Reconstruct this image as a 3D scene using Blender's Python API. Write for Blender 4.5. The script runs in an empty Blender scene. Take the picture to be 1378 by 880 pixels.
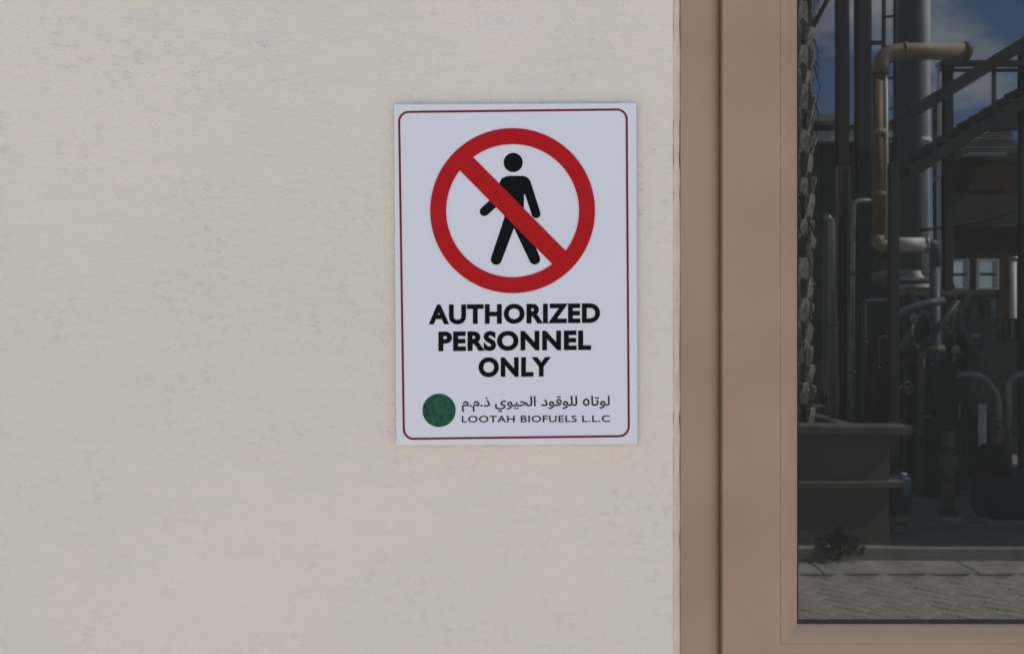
import bpy, bmesh, math, random
from mathutils import Vector, Matrix

random.seed(7)
S = bpy.context.scene
COL = S.collection
R = math.radians

# ------------------------------------------------------------------ camera, sky, sun, exposure
EYE = 1.6            # eye height
STAND = 1.19         # camera to wall face (wall face is y = 0, the camera stands at y = -STAND)
FOC = 1300.0         # focal length in photo pixels (photo 1378 x 880)
CX, CY = 689.0, 440.0

cam_d = bpy.data.cameras.new('camera')
cam = bpy.data.objects.new('camera', cam_d)
COL.objects.link(cam)
cam.location = (0, -STAND, EYE)
cam.rotation_euler = (R(90), 0, 0)
cam_d.sensor_width = 36.0
cam_d.sensor_fit = 'HORIZONTAL'
cam_d.lens = 36.0 * FOC / 1378.0
cam_d.clip_start = 0.02
cam_d.clip_end = 2000
S.camera = cam

SUN_EL, SUN_AZ = R(48), R(80)      # azimuth clockwise from +y: the sun stands to the right, just behind the wall's plane
world = bpy.data.worlds.new('World')
S.world = world
world.use_nodes = True
wn, wl = world.node_tree.nodes, world.node_tree.links
bg = wn['Background']
bg.inputs['Strength'].default_value = 0.085
sky = wn.new('ShaderNodeTexSky')
sky.sky_type = 'NISHITA'
sky.sun_disc = False
sky.sun_elevation = SUN_EL
sky.sun_rotation = SUN_AZ
sky.air_density = 1.0
sky.dust_density = 0.2
sky.ozone_density = 5.0
sky.altitude = 1500
# scattered fair-weather cloud over the whole sky, laid on a flat cloud deck
tc = wn.new('ShaderNodeTexCoord')
sep = wn.new('ShaderNodeSeparateXYZ')
wl.new(tc.outputs['Generated'], sep.inputs[0])
mx = wn.new('ShaderNodeMath'); mx.operation = 'MAXIMUM'; mx.inputs[1].default_value = 0.0
wl.new(sep.outputs['Z'], mx.inputs[0])
ad = wn.new('ShaderNodeMath'); ad.operation = 'ADD'; ad.inputs[1].default_value = 0.18
wl.new(mx.outputs[0], ad.inputs[0])
dv = wn.new('ShaderNodeVectorMath'); dv.operation = 'DIVIDE'
cmb = wn.new('ShaderNodeCombineXYZ')
for k in range(3):
    wl.new(ad.outputs[0], cmb.inputs[k])
wl.new(tc.outputs['Generated'], dv.inputs[0])
wl.new(cmb.outputs[0], dv.inputs[1])
off = wn.new('ShaderNodeVectorMath'); off.operation = 'ADD'
off.inputs[1].default_value = (0.55, 0.30, 0.0)
wl.new(dv.outputs[0], off.inputs[0])
nz = wn.new('ShaderNodeTexNoise')
nz.inputs['Scale'].default_value = 1.7
nz.inputs['Detail'].default_value = 7
nz.inputs['Roughness'].default_value = 0.52
wl.new(off.outputs[0], nz.inputs['Vector'])
rp = wn.new('ShaderNodeValToRGB')
rp.color_ramp.elements[0].position = 0.50
rp.color_ramp.elements[1].position = 0.62
wl.new(nz.outputs['Fac'], rp.inputs[0])
sc = wn.new('ShaderNodeMath'); sc.operation = 'MULTIPLY'; sc.inputs[1].default_value = 0.85
wl.new(rp.outputs[0], sc.inputs[0])
mixc = wn.new('ShaderNodeMix'); mixc.data_type = 'RGBA'
wl.new(sc.outputs[0], mixc.inputs['Factor'])
wl.new(sky.outputs[0], mixc.inputs['A'])
mixc.inputs['B'].default_value = (8.5, 8.8, 9.2, 1)
wl.new(mixc.outputs['Result'], bg.inputs['Color'])

sun_d = bpy.data.lights.new('sun', 'SUN')
sun_d.energy = 4.8
sun_d.angle = R(0.53)
sun_d.color = (1.0, 0.95, 0.87)
sun = bpy.data.objects.new('sun', sun_d)
COL.objects.link(sun)
sdir = Vector((math.sin(SUN_AZ) * math.cos(SUN_EL), math.cos(SUN_AZ) * math.cos(SUN_EL), math.sin(SUN_EL)))
sun.rotation_euler = sdir.to_track_quat('Z', 'Y').to_euler()
sun.location = sdir * 60

S.render.engine = 'CYCLES'
S.cycles.use_denoising = True
S.cycles.max_bounces = 8
S.view_settings.view_transform = 'Standard'
S.view_settings.look = 'None'
S.view_settings.exposure = 1.42
S.view_settings.gamma = 1.0

# ------------------------------------------------------------------ materials
def mat(name, col, rough=0.6, metal=0.0, var=0.15, scale=6.0, bump=0.0, bscale=60.0, col2=None, spec=0.4, thr=(0.35, 0.65), stretch=(1, 1, 1)):
    m = bpy.data.materials.new(name)
    m.use_nodes = True
    n, l = m.node_tree.nodes, m.node_tree.links
    p = n['Principled BSDF']
    p.inputs['Roughness'].default_value = rough
    p.inputs['Metallic'].default_value = metal
    p.inputs['Specular IOR Level'].default_value = spec
    t = n.new('ShaderNodeTexCoord')
    mp = n.new('ShaderNodeMapping')
    mp.inputs['Scale'].default_value = stretch
    l.new(t.outputs['Object'], mp.inputs[0])
    a = n.new('ShaderNodeTexNoise')
    a.inputs['Scale'].default_value = scale
    a.inputs['Detail'].default_value = 6
    l.new(mp.outputs[0], a.inputs['Vector'])
    r = n.new('ShaderNodeValToRGB')
    if col2 is None:
        c0 = tuple(c * (1 - var) for c in col)
        c1 = tuple(min(1, c * (1 + var)) for c in col)
    else:
        c0, c1 = col, col2
    r.color_ramp.elements[0].position, r.color_ramp.elements[1].position = thr
    r.color_ramp.elements[0].color = (*c0, 1)
    r.color_ramp.elements[1].color = (*c1, 1)
    l.new(a.outputs['Fac'], r.inputs[0])
    l.new(r.outputs[0], p.inputs['Base Color'])
    if bump > 0:
        b = n.new('ShaderNodeTexNoise')
        b.inputs['Scale'].default_value = bscale
        b.inputs['Detail'].default_value = 5
        l.new(mp.outputs[0], b.inputs['Vector'])
        bn = n.new('ShaderNodeBump')
        bn.inputs['Strength'].default_value = bump
        bn.inputs['Distance'].default_value = 0.01
        l.new(b.outputs['Fac'], bn.inputs['Height'])
        l.new(bn.outputs[0], p.inputs['Normal'])
    return m


def stucco():
    m = bpy.data.materials.new('painted_render')
    m.use_nodes = True
    n, l = m.node_tree.nodes, m.node_tree.links
    p = n['Principled BSDF']
    p.inputs['Roughness'].default_value = 0.85
    p.inputs['Specular IOR Level'].default_value = 0.2
    t = n.new('ShaderNodeTexCoord')
    # broad random tint drift, standing in for uneven light on the wall
    a = n.new('ShaderNodeTexNoise'); a.inputs['Scale'].default_value = 1.7; a.inputs['Detail'].default_value = 3
    l.new(t.outputs['Object'], a.inputs['Vector'])
    r = n.new('ShaderNodeValToRGB')
    r.color_ramp.elements[0].position = 0.36; r.color_ramp.elements[1].position = 0.66
    r.color_ramp.elements[0].color = (0.682, 0.606, 0.490, 1)
    r.color_ramp.elements[1].color = (0.742, 0.630, 0.524, 1)
    l.new(a.outputs['Fac'], r.inputs[0])
    # small scuffs and pinholes, a little wider than tall
    mp = n.new('ShaderNodeMapping'); mp.inputs['Scale'].default_value = (60, 60, 120)
    l.new(t.outputs['Object'], mp.inputs[0])
    s = n.new('ShaderNodeTexNoise'); s.inputs['Scale'].default_value = 1.0; s.inputs['Detail'].default_value = 4; s.inputs['Roughness'].default_value = 0.6
    l.new(mp.outputs[0], s.inputs['Vector'])
    sr = n.new('ShaderNodeValToRGB')
    sr.color_ramp.elements[0].position = 0.56; sr.color_ramp.elements[1].position = 0.74
    l.new(s.outputs['Fac'], sr.inputs[0])
    msk = n.new('ShaderNodeTexNoise'); msk.inputs['Scale'].default_value = 9; msk.inputs['Detail'].default_value = 2
    l.new(t.outputs['Object'], msk.inputs['Vector'])
    mr = n.new('ShaderNodeValToRGB')
    mr.color_ramp.elements[0].position = 0.42; mr.color_ramp.elements[1].position = 0.62
    l.new(msk.outputs['Fac'], mr.inputs[0])
    mu = n.new('ShaderNodeMath'); mu.operation = 'MULTIPLY'
    l.new(sr.outputs[0], mu.inputs[0]); l.new(mr.outputs[0], mu.inputs[1])
    mu2 = n.new('ShaderNodeMath'); mu2.operation = 'MULTIPLY'; mu2.inputs[1].default_value = 0.30
    l.new(mu.outputs[0], mu2.inputs[0])
    mixn = n.new('ShaderNodeMix'); mixn.data_type = 'RGBA'
    l.new(mu2.outputs[0], mixn.inputs['Factor'])
    l.new(r.outputs[0], mixn.inputs['A'])
    mixn.inputs['B'].default_value = (0.48, 0.41, 0.34, 1)
    l.new(mixn.outputs['Result'], p.inputs['Base Color'])
    # trowel relief: broad waves + fine grain + the scuffs
    mp2 = n.new('ShaderNodeMapping'); mp2.inputs['Scale'].default_value = (14, 14, 34)
    l.new(t.outputs['Object'], mp2.inputs[0])
    b1 = n.new('ShaderNodeTexNoise'); b1.inputs['Scale'].default_value = 1; b1.inputs['Detail'].default_value = 5
    l.new(mp2.outputs[0], b1.inputs['Vector'])
    b2 = n.new('ShaderNodeTexNoise'); b2.inputs['Scale'].default_value = 260; b2.inputs['Detail'].default_value = 2
    l.new(t.outputs['Object'], b2.inputs['Vector'])
    m1 = n.new('ShaderNodeMath'); m1.operation = 'MULTIPLY'; m1.inputs[1].default_value = 0.55
    l.new(b2.outputs['Fac'], m1.inputs[0])
    s1 = n.new('ShaderNodeMath'); s1.operation = 'ADD'
    l.new(b1.outputs['Fac'], s1.inputs[0]); l.new(m1.outputs[0], s1.inputs[1])
    m2 = n.new('ShaderNodeMath'); m2.operation = 'MULTIPLY'; m2.inputs[1].default_value = -0.35
    l.new(mu.outputs[0], m2.inputs[0])
    s2 = n.new('ShaderNodeMath'); s2.operation = 'ADD'
    l.new(s1.outputs[0], s2.inputs[0]); l.new(m2.outputs[0], s2.inputs[1])
    bn = n.new('ShaderNodeBump'); bn.inputs['Strength'].default_value = 0.7; bn.inputs['Distance'].default_value = 0.0035
    l.new(s2.outputs[0], bn.inputs['Height'])
    l.new(bn.outputs[0], p.inputs['Normal'])
    return m


def glass_mat():
    """dark solar-control glass: a smooth reflecting face over a dim interior"""
    m = bpy.data.materials.new('tinted_glass')
    m.use_nodes = True
    n, l = m.node_tree.nodes, m.node_tree.links
    p = n['Principled BSDF']
    p.inputs['Base Color'].default_value = (0.019, 0.019, 0.0165, 1)
    p.inputs['IOR'].default_value = 1.82
    p.inputs['Specular IOR Level'].default_value = 0.5
    t = n.new('ShaderNodeTexCoord')
    a = n.new('ShaderNodeTexNoise'); a.inputs['Scale'].default_value = 5.0; a.inputs['Detail'].default_value = 1
    l.new(t.outputs['Object'], a.inputs['Vector'])
    d = n.new('ShaderNodeTexNoise'); d.inputs['Scale'].default_value = 14.0; d.inputs['Detail'].default_value = 6
    l.new(t.outputs['Object'], d.inputs['Vector'])
    mr = n.new('ShaderNodeMapRange')
    mr.inputs['From Min'].default_value = 0.35; mr.inputs['From Max'].default_value = 0.75
    mr.inputs['To Min'].default_value = 0.010; mr.inputs['To Max'].default_value = 0.026
    l.new(d.outputs['Fac'], mr.inputs['Value'])
    l.new(mr.outputs['Result'], p.inputs['Roughness'])
    bn = n.new('ShaderNodeBump'); bn.inputs['Strength'].default_value = 0.05; bn.inputs['Distance'].default_value = 0.002
    l.new(a.outputs['Fac'], bn.inputs['Height'])
    l.new(bn.outputs[0], p.inputs['Normal'])
    return m


def pavement_mat():
    m = bpy.data.materials.new('block_paving')
    m.use_nodes = True
    n, l = m.node_tree.nodes, m.node_tree.links
    p = n['Principled BSDF']; p.inputs['Roughness'].default_value = 0.85
    t = n.new('ShaderNodeTexCoord')
    mp = n.new('ShaderNodeMapping'); mp.inputs['Rotation'].default_value = (0, 0, R(45))
    l.new(t.outputs['Object'], mp.inputs[0])
    b = n.new('ShaderNodeTexBrick')
    b.inputs['Scale'].default_value = 1.0
    b.inputs['Brick Width'].default_value = 0.2; b.inputs['Row Height'].default_value = 0.1
    b.inputs['Mortar Size'].default_value = 0.004
    b.inputs['Color1'].default_value = (0.40, 0.36, 0.30, 1)
    b.inputs['Color2'].default_value = (0.33, 0.30, 0.26, 1)
    b.inputs['Mortar'].default_value = (0.20, 0.18, 0.15, 1)
    l.new(mp.outputs[0], b.inputs['Vector'])
    l.new(b.outputs['Color'], p.inputs['Base Color'])
    return m


M = dict(
    wall=stucco(),
    frame=mat('bronze_powder_coat', (0.358, 0.240, 0.165), 0.6, 0, 0.05, 7, 0.05, 700, spec=0.12),
    seal=mat('beige_sealant', (0.60, 0.48, 0.375), 0.7, 0, 0.10, 25, 0.15, 120),
    gasket=mat('black_rubber', (0.012, 0.011, 0.010), 0.6, 0, 0.2, 30),
    glass=glass_mat(),
    plate=mat('white_sign_sheet', (0.68, 0.672, 0.692), 0.45, 0, 0.012, 3, 0.01, 200, spec=0.2),
    red=mat('red_print', (0.43, 0.012, 0.014), 0.6, 0, 0.04, 50, spec=0.06),
    darkred=mat('dark_red_print', (0.23, 0.013, 0.020), 0.6, 0, 0.10, 40, spec=0.06),
    black=mat('black_print', (0.006, 0.007, 0.007), 0.6, 0, 0.1, 40, spec=0.06),
    faint=mat('thin_black_print', (0.013, 0.014, 0.015), 0.6, 0, 0.5, 300, spec=0.06),
    green=mat('green_print', (0.024, 0.084, 0.047), 0.6, 0, 0.35, 170, spec=0.06),
    steel=mat('dark_steel_paint', (0.045, 0.050, 0.055), 0.55, 0, 0.25, 3, 0.05, 50),
    brownsteel=mat('rusty_dark_steel', (0.050, 0.042, 0.034), 0.7, 0, 0.3, 4, col2=(0.085, 0.058, 0.040)),
    slate=mat('slate_blue_paint', (0.10, 0.125, 0.15), 0.5, 0, 0.12, 2),
    galv=mat('galvanised_steel', (0.42, 0.43, 0.43), 0.45, 0.35, 0.18, 9),
    white=mat('white_paint', (0.78, 0.78, 0.75), 0.45, 0, 0.06, 3),
    tower=mat('insulated_column_cladding', (0.60, 0.61, 0.60), 0.4, 0.25, 0.06, 2),
    tan=mat('weathered_tan_pipe_paint', (0.38, 0.34, 0.25), 0.6, 0, 0.15, 3, col2=(0.22, 0.12, 0.065), thr=(0.45, 0.75)),
    orange=mat('primer_orange_pipe_paint', (0.23, 0.145, 0.08), 0.6, 0, 0.15, 3, col2=(0.30, 0.19, 0.11)),
    concrete=mat('grey_concrete', (0.30, 0.30, 0.28), 0.9, 0, 0.15, 4, 0.3, 40),
    planter=mat('grey_render', (0.13, 0.13, 0.12), 0.85, 0, 0.14, 2.5, 0.2, 60),
    kerb=mat('kerb_concrete', (0.31, 0.305, 0.28), 0.9, 0, 0.2, 6, 0.3, 50),
    brown=mat('brown_cladding', (0.062, 0.043, 0.035), 0.8, 0, 0.2, 1.2),
    roofsheet=mat('grey_roof_sheet', (0.34, 0.34, 0.32), 0.55, 0.2, 0.12, 1.5),
    olive=mat('olive_grey_paint', (0.20, 0.20, 0.165), 0.55, 0, 0.15, 2),
    darkclad=mat('charcoal_cladding', (0.060, 0.060, 0.055), 0.7, 0, 0.25, 1.4),
    blue=mat('blue_paint', (0.014, 0.032, 0.080), 0.5, 0, 0.12, 5),
    bark=mat('palm_bark', (0.22, 0.215, 0.195), 0.95, 0, 0.2, 22, 0.8, 60, col2=(0.58, 0.57, 0.52)),
    barkdark=mat('palm_fibre', (0.030, 0.024, 0.017), 1.0, 0, 0.3, 40, 0.6, 80),
    leaf=mat('palm_leaf', (0.035, 0.060, 0.022), 0.6, 0, 0.3, 10),
    weed=mat('dark_weed_leaf', (0.030, 0.042, 0.020), 0.6, 0, 0.3, 20),
    soil=mat('dry_soil', (0.16, 0.12, 0.085), 1.0, 0, 0.25, 20, 0.8, 30),
    pave=pavement_mat(),
    paver_a=mat('paver_sand', (0.365, 0.345, 0.30), 0.88, 0, 0.12, 12, 0.3, 90),
    paver_b=mat('paver_grey', (0.325, 0.312, 0.28), 0.88, 0, 0.12, 12, 0.3, 90),
    sand=mat('sand_ground', (0.36, 0.30, 0.22), 1.0, 0, 0.12, 0.6, 0.4, 20),
    joint=mat('joint_sand', (0.22, 0.20, 0.17), 1.0, 0, 0.2, 30),
)

# ------------------------------------------------------------------ mesh helpers
class MB:
    def __init__(self):
        self.v, self.f, self.s = [], [], []

    def add(self, vs, fs, smooth=False):
        b = len(self.v)
        self.v += [tuple(x) for x in vs]
        self.f += [tuple(i + b for i in f) for f in fs]
        self.s += [smooth] * len(fs)
        return self

    def box(self, x0, x1, y0, y1, z0, z1, ch=0.0):
        if ch <= 0:
            vs = [(x, y, z) for z in (z0, z1) for y in (y0, y1) for x in (x0, x1)]
            fs = [(0, 2, 3, 1), (4, 5, 7, 6), (0, 1, 5, 4), (2, 6, 7, 3), (0, 4, 6, 2), (1, 3, 7, 5)]
            return self.add(vs, fs)
        bm = bmesh.new()
        bmesh.ops.create_cube(bm, size=1.0)
        for v in bm.verts:
            v.co = Vector(((x0 + x1) / 2 + v.co.x * (x1 - x0), (y0 + y1) / 2 + v.co.y * (y1 - y0), (z0 + z1) / 2 + v.co.z * (z1 - z0)))
        bmesh.ops.bevel(bm, geom=bm.edges[:], offset=ch, segments=1, affect='EDGES')
        bm.verts.index_update()
        vs = [v.co[:] for v in bm.verts]
        fs = [[v.index for v in f.verts] for f in bm.faces]
        bm.free()
        return self.add(vs, fs)

    def bar(self, p0, p1, w, h, up=(0, 0, 1)):
        p0, p1 = Vector(p0), Vector(p1)
        d = (p1 - p0).normalized()
        u = Vector(up)
        if abs(d.dot(u)) > 0.95:
            u = Vector((0, 1, 0))
        s = d.cross(u).normalized(); t = s.cross(d).normalized()
        vs = [p + s * a * w / 2 + t * b * h / 2 for p in (p0, p1) for a, b in ((-1, -1), (1, -1), (1, 1), (-1, 1))]
        return self.add(vs, [(3, 2, 1, 0), (4, 5, 6, 7), (0, 1, 5, 4), (1, 2, 6, 5), (2, 3, 7, 6), (3, 0, 4, 7)])

    def tube(self, pts, r, seg=20, caps=True):
        pts = [Vector(p) for p in pts]
        rr = r if isinstance(r, (list, tuple)) else [r] * len(pts)
        vs, fs = [], []
        prev = None
        for i, p in enumerate(pts):
            d = (pts[min(i + 1, len(pts) - 1)] - pts[max(i - 1, 0)]).normalized()
            if prev is None:
                a = Vector((0, 0, 1)) if abs(d.z) < 0.9 else Vector((1, 0, 0))
                u = d.cross(a).normalized()
            else:
                u = (prev - d * prev.dot(d)).normalized()
            prev = u
            w = d.cross(u)
            for k in range(seg):
                an = 2 * math.pi * k / seg
                vs.append(p + (u * math.cos(an) + w * math.sin(an)) * rr[i])
        for i in range(len(pts) - 1):
            for k in range(seg):
                a, b = i * seg + k, i * seg + (k + 1) % seg
                fs.append((a, b, b + seg, a + seg))
        self.add(vs, fs, True)
        if caps:
            n = len(pts)
            b0 = len(self.v) - len(vs)
            self.f.append(tuple(b0 + k for k in reversed(range(seg)))); self.s.append(False)
            self.f.append(tuple(b0 + (n - 1) * seg + k for k in range(seg))); self.s.append(False)
        return self

    def lathe(self, prof, c, seg=32):
        """prof: (radius, z) list turned round the vertical axis through c"""
        vs, fs = [], []
        for r, z in prof:
            for k in range(seg):
                an = 2 * math.pi * k / seg
                vs.append((c[0] + r * math.cos(an), c[1] + r * math.sin(an), c[2] + z))
        for i in range(len(prof) - 1):
            for k in range(seg):
                a, b = i * seg + k, i * seg + (k + 1) % seg
                fs.append((a, b, b + seg, a + seg))
        self.add(vs, fs, True)
        b0 = len(self.v) - len(vs)
        self.f.append(tuple(b0 + k for k in reversed(range(seg)))); self.s.append(False)
        self.f.append(tuple(b0 + (len(prof) - 1) * seg + k for k in range(seg))); self.s.append(False)
        return self

    def build(self, name, m, parent=None):
        me = bpy.data.meshes.new(name)
        me.from_pydata(self.v, [], self.f)
        me.materials.append(m)
        me.polygons.foreach_set('use_smooth', self.s)
        me.update()
        o = bpy.data.objects.new(name, me)
        COL.objects.link(o)
        if parent is not None:
            o.parent = parent
            # shapes are given in world metres; keep them there under a placed parent
            w = Vector((0, 0, 0)); q = parent
            while q is not None:
                w += q.location; q = q.parent
            for v in me.vertices:
                v.co -= w
        return o


def fillet(pts, rad, n=6):
    pts = [Vector(p) for p in pts]
    out = [pts[0]]
    for i in range(1, len(pts) - 1):
        a, b, c = pts[i - 1], pts[i], pts[i + 1]
        d0, d1 = (a - b).normalized(), (c - b).normalized()
        r = min(rad, (a - b).length * 0.49, (c - b).length * 0.49)
        s, e = b + d0 * r, b + d1 * r
        for k in range(n + 1):
            t = k / n
            out.append(s * (1 - t) ** 2 + b * 2 * t * (1 - t) + e * t * t)
    out.append(pts[-1])
    return out


def tag(o, label=None, cat=None, group=None, kind=None):
    if label: o['label'] = label
    if cat: o['category'] = cat
    if group: o['group'] = group
    if kind: o['kind'] = kind
    return o


def thing(name, loc, label, cat, group=None):
    o = bpy.data.objects.new(name, None)
    o.empty_display_size = 0.1
    COL.objects.link(o)
    o.location = loc
    return tag(o, label, cat, group)


# ------------------------------------------------------------------ places
# Wall side: a point that the photograph shows at (px, py), lying on the plane y.
def front(px, py, y):
    d = STAND + y
    return Vector(((px - CX) / FOC * d, y, EYE - (py - CY) / FOC * d))


GLASS_Y = 0.001
# Plant side: things behind the photographer that the pane mirrors; d is the length of the light's path along y.
def plant(px, py, d):
    return Vector(((px - CX) / FOC * d, 2 * GLASS_Y + STAND - d, EYE - (py - CY) / FOC * d))


def py_of(d):                  # y coordinate of a plant distance
    return 2 * GLASS_Y + STAND - d


def px_m(d):                   # metres to one photo pixel at that distance
    return d / FOC


# ------------------------------------------------------------------ ground
MB().box(-300, 300, -300, 300, -0.5, -0.03).build('ground', M['sand'])
tag(bpy.data.objects['ground'], kind='structure')
pav = MB().box(-12, 14, py_of(6.2), 0.0, -0.2, 0.0).build('pavement', M['pave'])
tag(pav, kind='structure')
# laid blocks of the stretch of paving that the pane mirrors: 45 degree herringbone on a sand bed
bx0, bx1, by0, by1 = 1.35, 3.55, py_of(6.2), py_of(4.95)
bed = MB().box(bx0, bx1, by0 + 0.002, by1, 0.0, 0.004).build('joint_bed', M['joint'], pav)
pb = MB().box(-0.0965, 0.0965, -0.0465, 0.0465, -0.03, 0.014, 0.004)
pmesh = []
for mm in (M['paver_a'], M['paver_b']):
    me = bpy.data.meshes.new('paver'); me.from_pydata(pb.v, [], pb.f); me.materials.append(mm); pmesh.append(me)
cnt = 0
ca, sa = math.cos(R(45)), math.sin(R(45))
for i in range(-60, 61):
    for j in range(-60, 61):
        # herringbone cell: horizontal block at (i, j) and vertical block, on a 0.1 m lattice
        k = (i - j) % 4
        if k == 0:
            u, v, rot = (i + 1.0) * 0.1, (j + 0.5) * 0.1, 0.0
        elif k == 2:
            u, v, rot = (i + 0.5) * 0.1, (j + 0.0) * 0.1, math.pi / 2
        else:
            continue
        x = 2.45 + u * ca - v * sa
        y = (by0 + by1) / 2 + u * sa + v * ca
        if not (bx0 + 0.11 < x < bx1 - 0.11 and by0 + 0.09 < y < by1 - 0.09):
            continue
        o = bpy.data.objects.new('paver', random.choice(pmesh))
        COL.objects.link(o)
        o.parent = pav
        o.location = (x, y, random.uniform(-0.0015, 0.0015) + 0.002)
        o.rotation_euler = (random.uniform(-.006, .006), random.uniform(-.006, .006), R(45) + rot + random.uniform(-.008, .008))
        cnt += 1
print('pavers', cnt)
ker = MB()
for k in range(-10, 14):
    ker.box(k + 0.003, k + 0.997, py_of(6.53), py_of(6.205), -0.2, 0.022, 0.006)
kerb = tag(ker.build('kerb', M['kerb']), kind='structure')
slab = tag(MB().box(-14, 30, py_of(24), py_of(6.532), -0.3, 0.11, 0.008).build('plant_slab', M['concrete']), kind='structure')

# ------------------------------------------------------------------ the building: wall, window
bld = thing('building', (0, 0, 0), 'cream rendered building wall with a tan framed window at its right', 'building')
SX0, SX1, SZ1 = 0.2585, 1.16, 2.30                         # sash
SZ0 = front(0, 837.5, GLASS_Y).z - (front(1073.5, 0, GLASS_Y).x - SX0)
OX0 = front(915, 0, 0.002).x
OX1, OZ0, OZ1 = SX1 + (SX0 - OX0), SZ0 - (SX0 - OX0), SZ1 + (SX0 - OX0)
W = MB()
wx0, wx1, wd, wz1 = -7.0, 8.0, 0.25, 3.6
hx0, hx1, hz0, hz1 = OX0 - 0.009, OX1 + 0.009, OZ0 - 0.009, OZ1 + 0.009
def wallface(y, flip):
    xs, zs = [wx0, hx0, hx1, wx1], [0.0, hz0, hz1, wz1]
    vs = [(x, y, z) for z in zs for x in xs]
    fs = []
    for r_ in range(3):
        for c_ in range(3):
            if (r_, c_) == (1, 1):
                continue
            a = r_ * 4 + c_
            q = (a, a + 1, a + 5, a + 4)
            fs.append(q[::-1] if flip else q)
    W.add(vs, fs)
wallface(0.0, False); wallface(wd, True)
W.add([(hx0, 0, hz0), (hx1, 0, hz0), (hx1, 0, hz1), (hx0, 0, hz1), (hx0, wd, hz0), (hx1, wd, hz0), (hx1, wd, hz1), (hx0, wd, hz1)],
      [(0, 4, 5, 1), (1, 5, 6, 2), (2, 6, 7, 3), (3, 7, 4, 0)])
W.add([(wx0, 0, 0), (wx1, 0, 0), (wx1, 0, wz1), (wx0, 0, wz1), (wx0, wd, 0), (wx1, wd, 0), (wx1, wd, wz1), (wx0, wd, wz1)],
      [(3, 2, 6, 7), (0, 3, 7, 4), (1, 5, 6, 2)])
W.build('wall', M['wall'], bld)
MB().box(wx0, wx0 + 0.25, wd + 0.002, 6, 0, wz1).box(wx1 - 0.25, wx1, wd + 0.002, 6, 0, wz1).box(wx0, wx1, 6.002, 6.25, 0, wz1).build('side_wall', M['wall'], bld)
MB().box(wx0 + 0.02, wx1 - 0.02, 0.02, 6.23, wz1 + 0.002, wz1 + 0.2).build('roof', M['concrete'], bld)


def ring_profile(x0, x1, z0, z1, prof, mb=None):
    """sweep (inset, y) points round a rectangle with mitred corners"""
    mb = mb or MB()
    vs, fs = [], []
    for d, y in prof:
        vs += [(x0 + d, y, z0 + d), (x1 - d, y, z0 + d), (x1 - d, y, z1 - d), (x0 + d, y, z1 - d)]
    for i in range(len(prof) - 1):
        for k in range(4):
            a, b = i * 4 + k, i * 4 + (k + 1) % 4
            fs.append((a, b, b + 4, a + 4))
    return mb.add(vs, fs)


fr = SX0 - OX0
win = ring_profile(OX0, OX1, OZ0, OZ1, [(0.0, 0.09), (0.0, 0.0012), (0.0008, -0.0004), (0.0022, -0.0012), (0.0050, -0.0016), (0.0060, -0.0012),
                                        (fr - 0.0165, -0.0012), (fr - 0.0120, -0.0002), (fr - 0.0070, 0.0020), (fr - 0.0035, 0.0048),
                                        (fr - 0.0018, 0.0070), (fr - 0.0012, 0.0105), (fr + 0.012, 0.0105), (fr + 0.012, 0.09)]).build('window', M['frame'], bld)
tag(win, 'tan metal framed window whose dark pane mirrors a process plant')
# sealant bead between wall and frame, pressed unevenly
sb = MB()
rnd = random.Random(3)
def bead_run(p, q, nrm):
    n = 60
    vs, fs = [], []
    for i in range(n + 1):
        c = Vector(p).lerp(Vector(q), i / n)
        w = 0.0042 + rnd.uniform(-0.0011, 0.0011)
        h = rnd.uniform(0.0008, 0.0016)
        for s, y in ((-1.15, 0.0010), (-0.8, -h * 0.5), (0, -h), (0.8, -h * 0.3), (1.1, 0.004)):
            vs.append((c.x + nrm[0] * s * w, y, c.z + nrm[1] * s * w))
    for i in range(n):
        for k in range(4):
            a = i * 5 + k
            fs.append((a, a + 1, a + 6, a + 5))
    sb.add(vs, fs, True)
g = 0.0042
bead_run((OX0 - g, 0, OZ0 - g), (OX0 - g, 0, OZ1 + g), (1, 0))
bead_run((OX0 - g, 0, OZ0 - g - .001), (OX1 + g, 0, OZ0 - g - .001), (0, 1))
bead_run((OX0 - g, 0, OZ1 + g + .001), (OX1 + g, 0, OZ1 + g + .001), (0, -1))
bead_run((OX1 + g, 0, OZ0 - g), (OX1 + g, 0, OZ1 + g), (-1, 0))
sb.build('sealant', M['seal'], win)
# sash standing 20 mm proud of the outer frame
fw = front(1049, 0, -0.007).x - SX0
ring_profile(SX0, SX1, SZ0, SZ1, [(0.0, 0.0104), (0.0, -0.0052), (0.0005, -0.0064), (0.0016, -0.0070), (fw, -0.0070), (fw + 0.0007, -0.0069), (fw + 0.0012, -0.0067), (fw + 0.00135, -0.004)]).build('sash', M['frame'], win)
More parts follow.
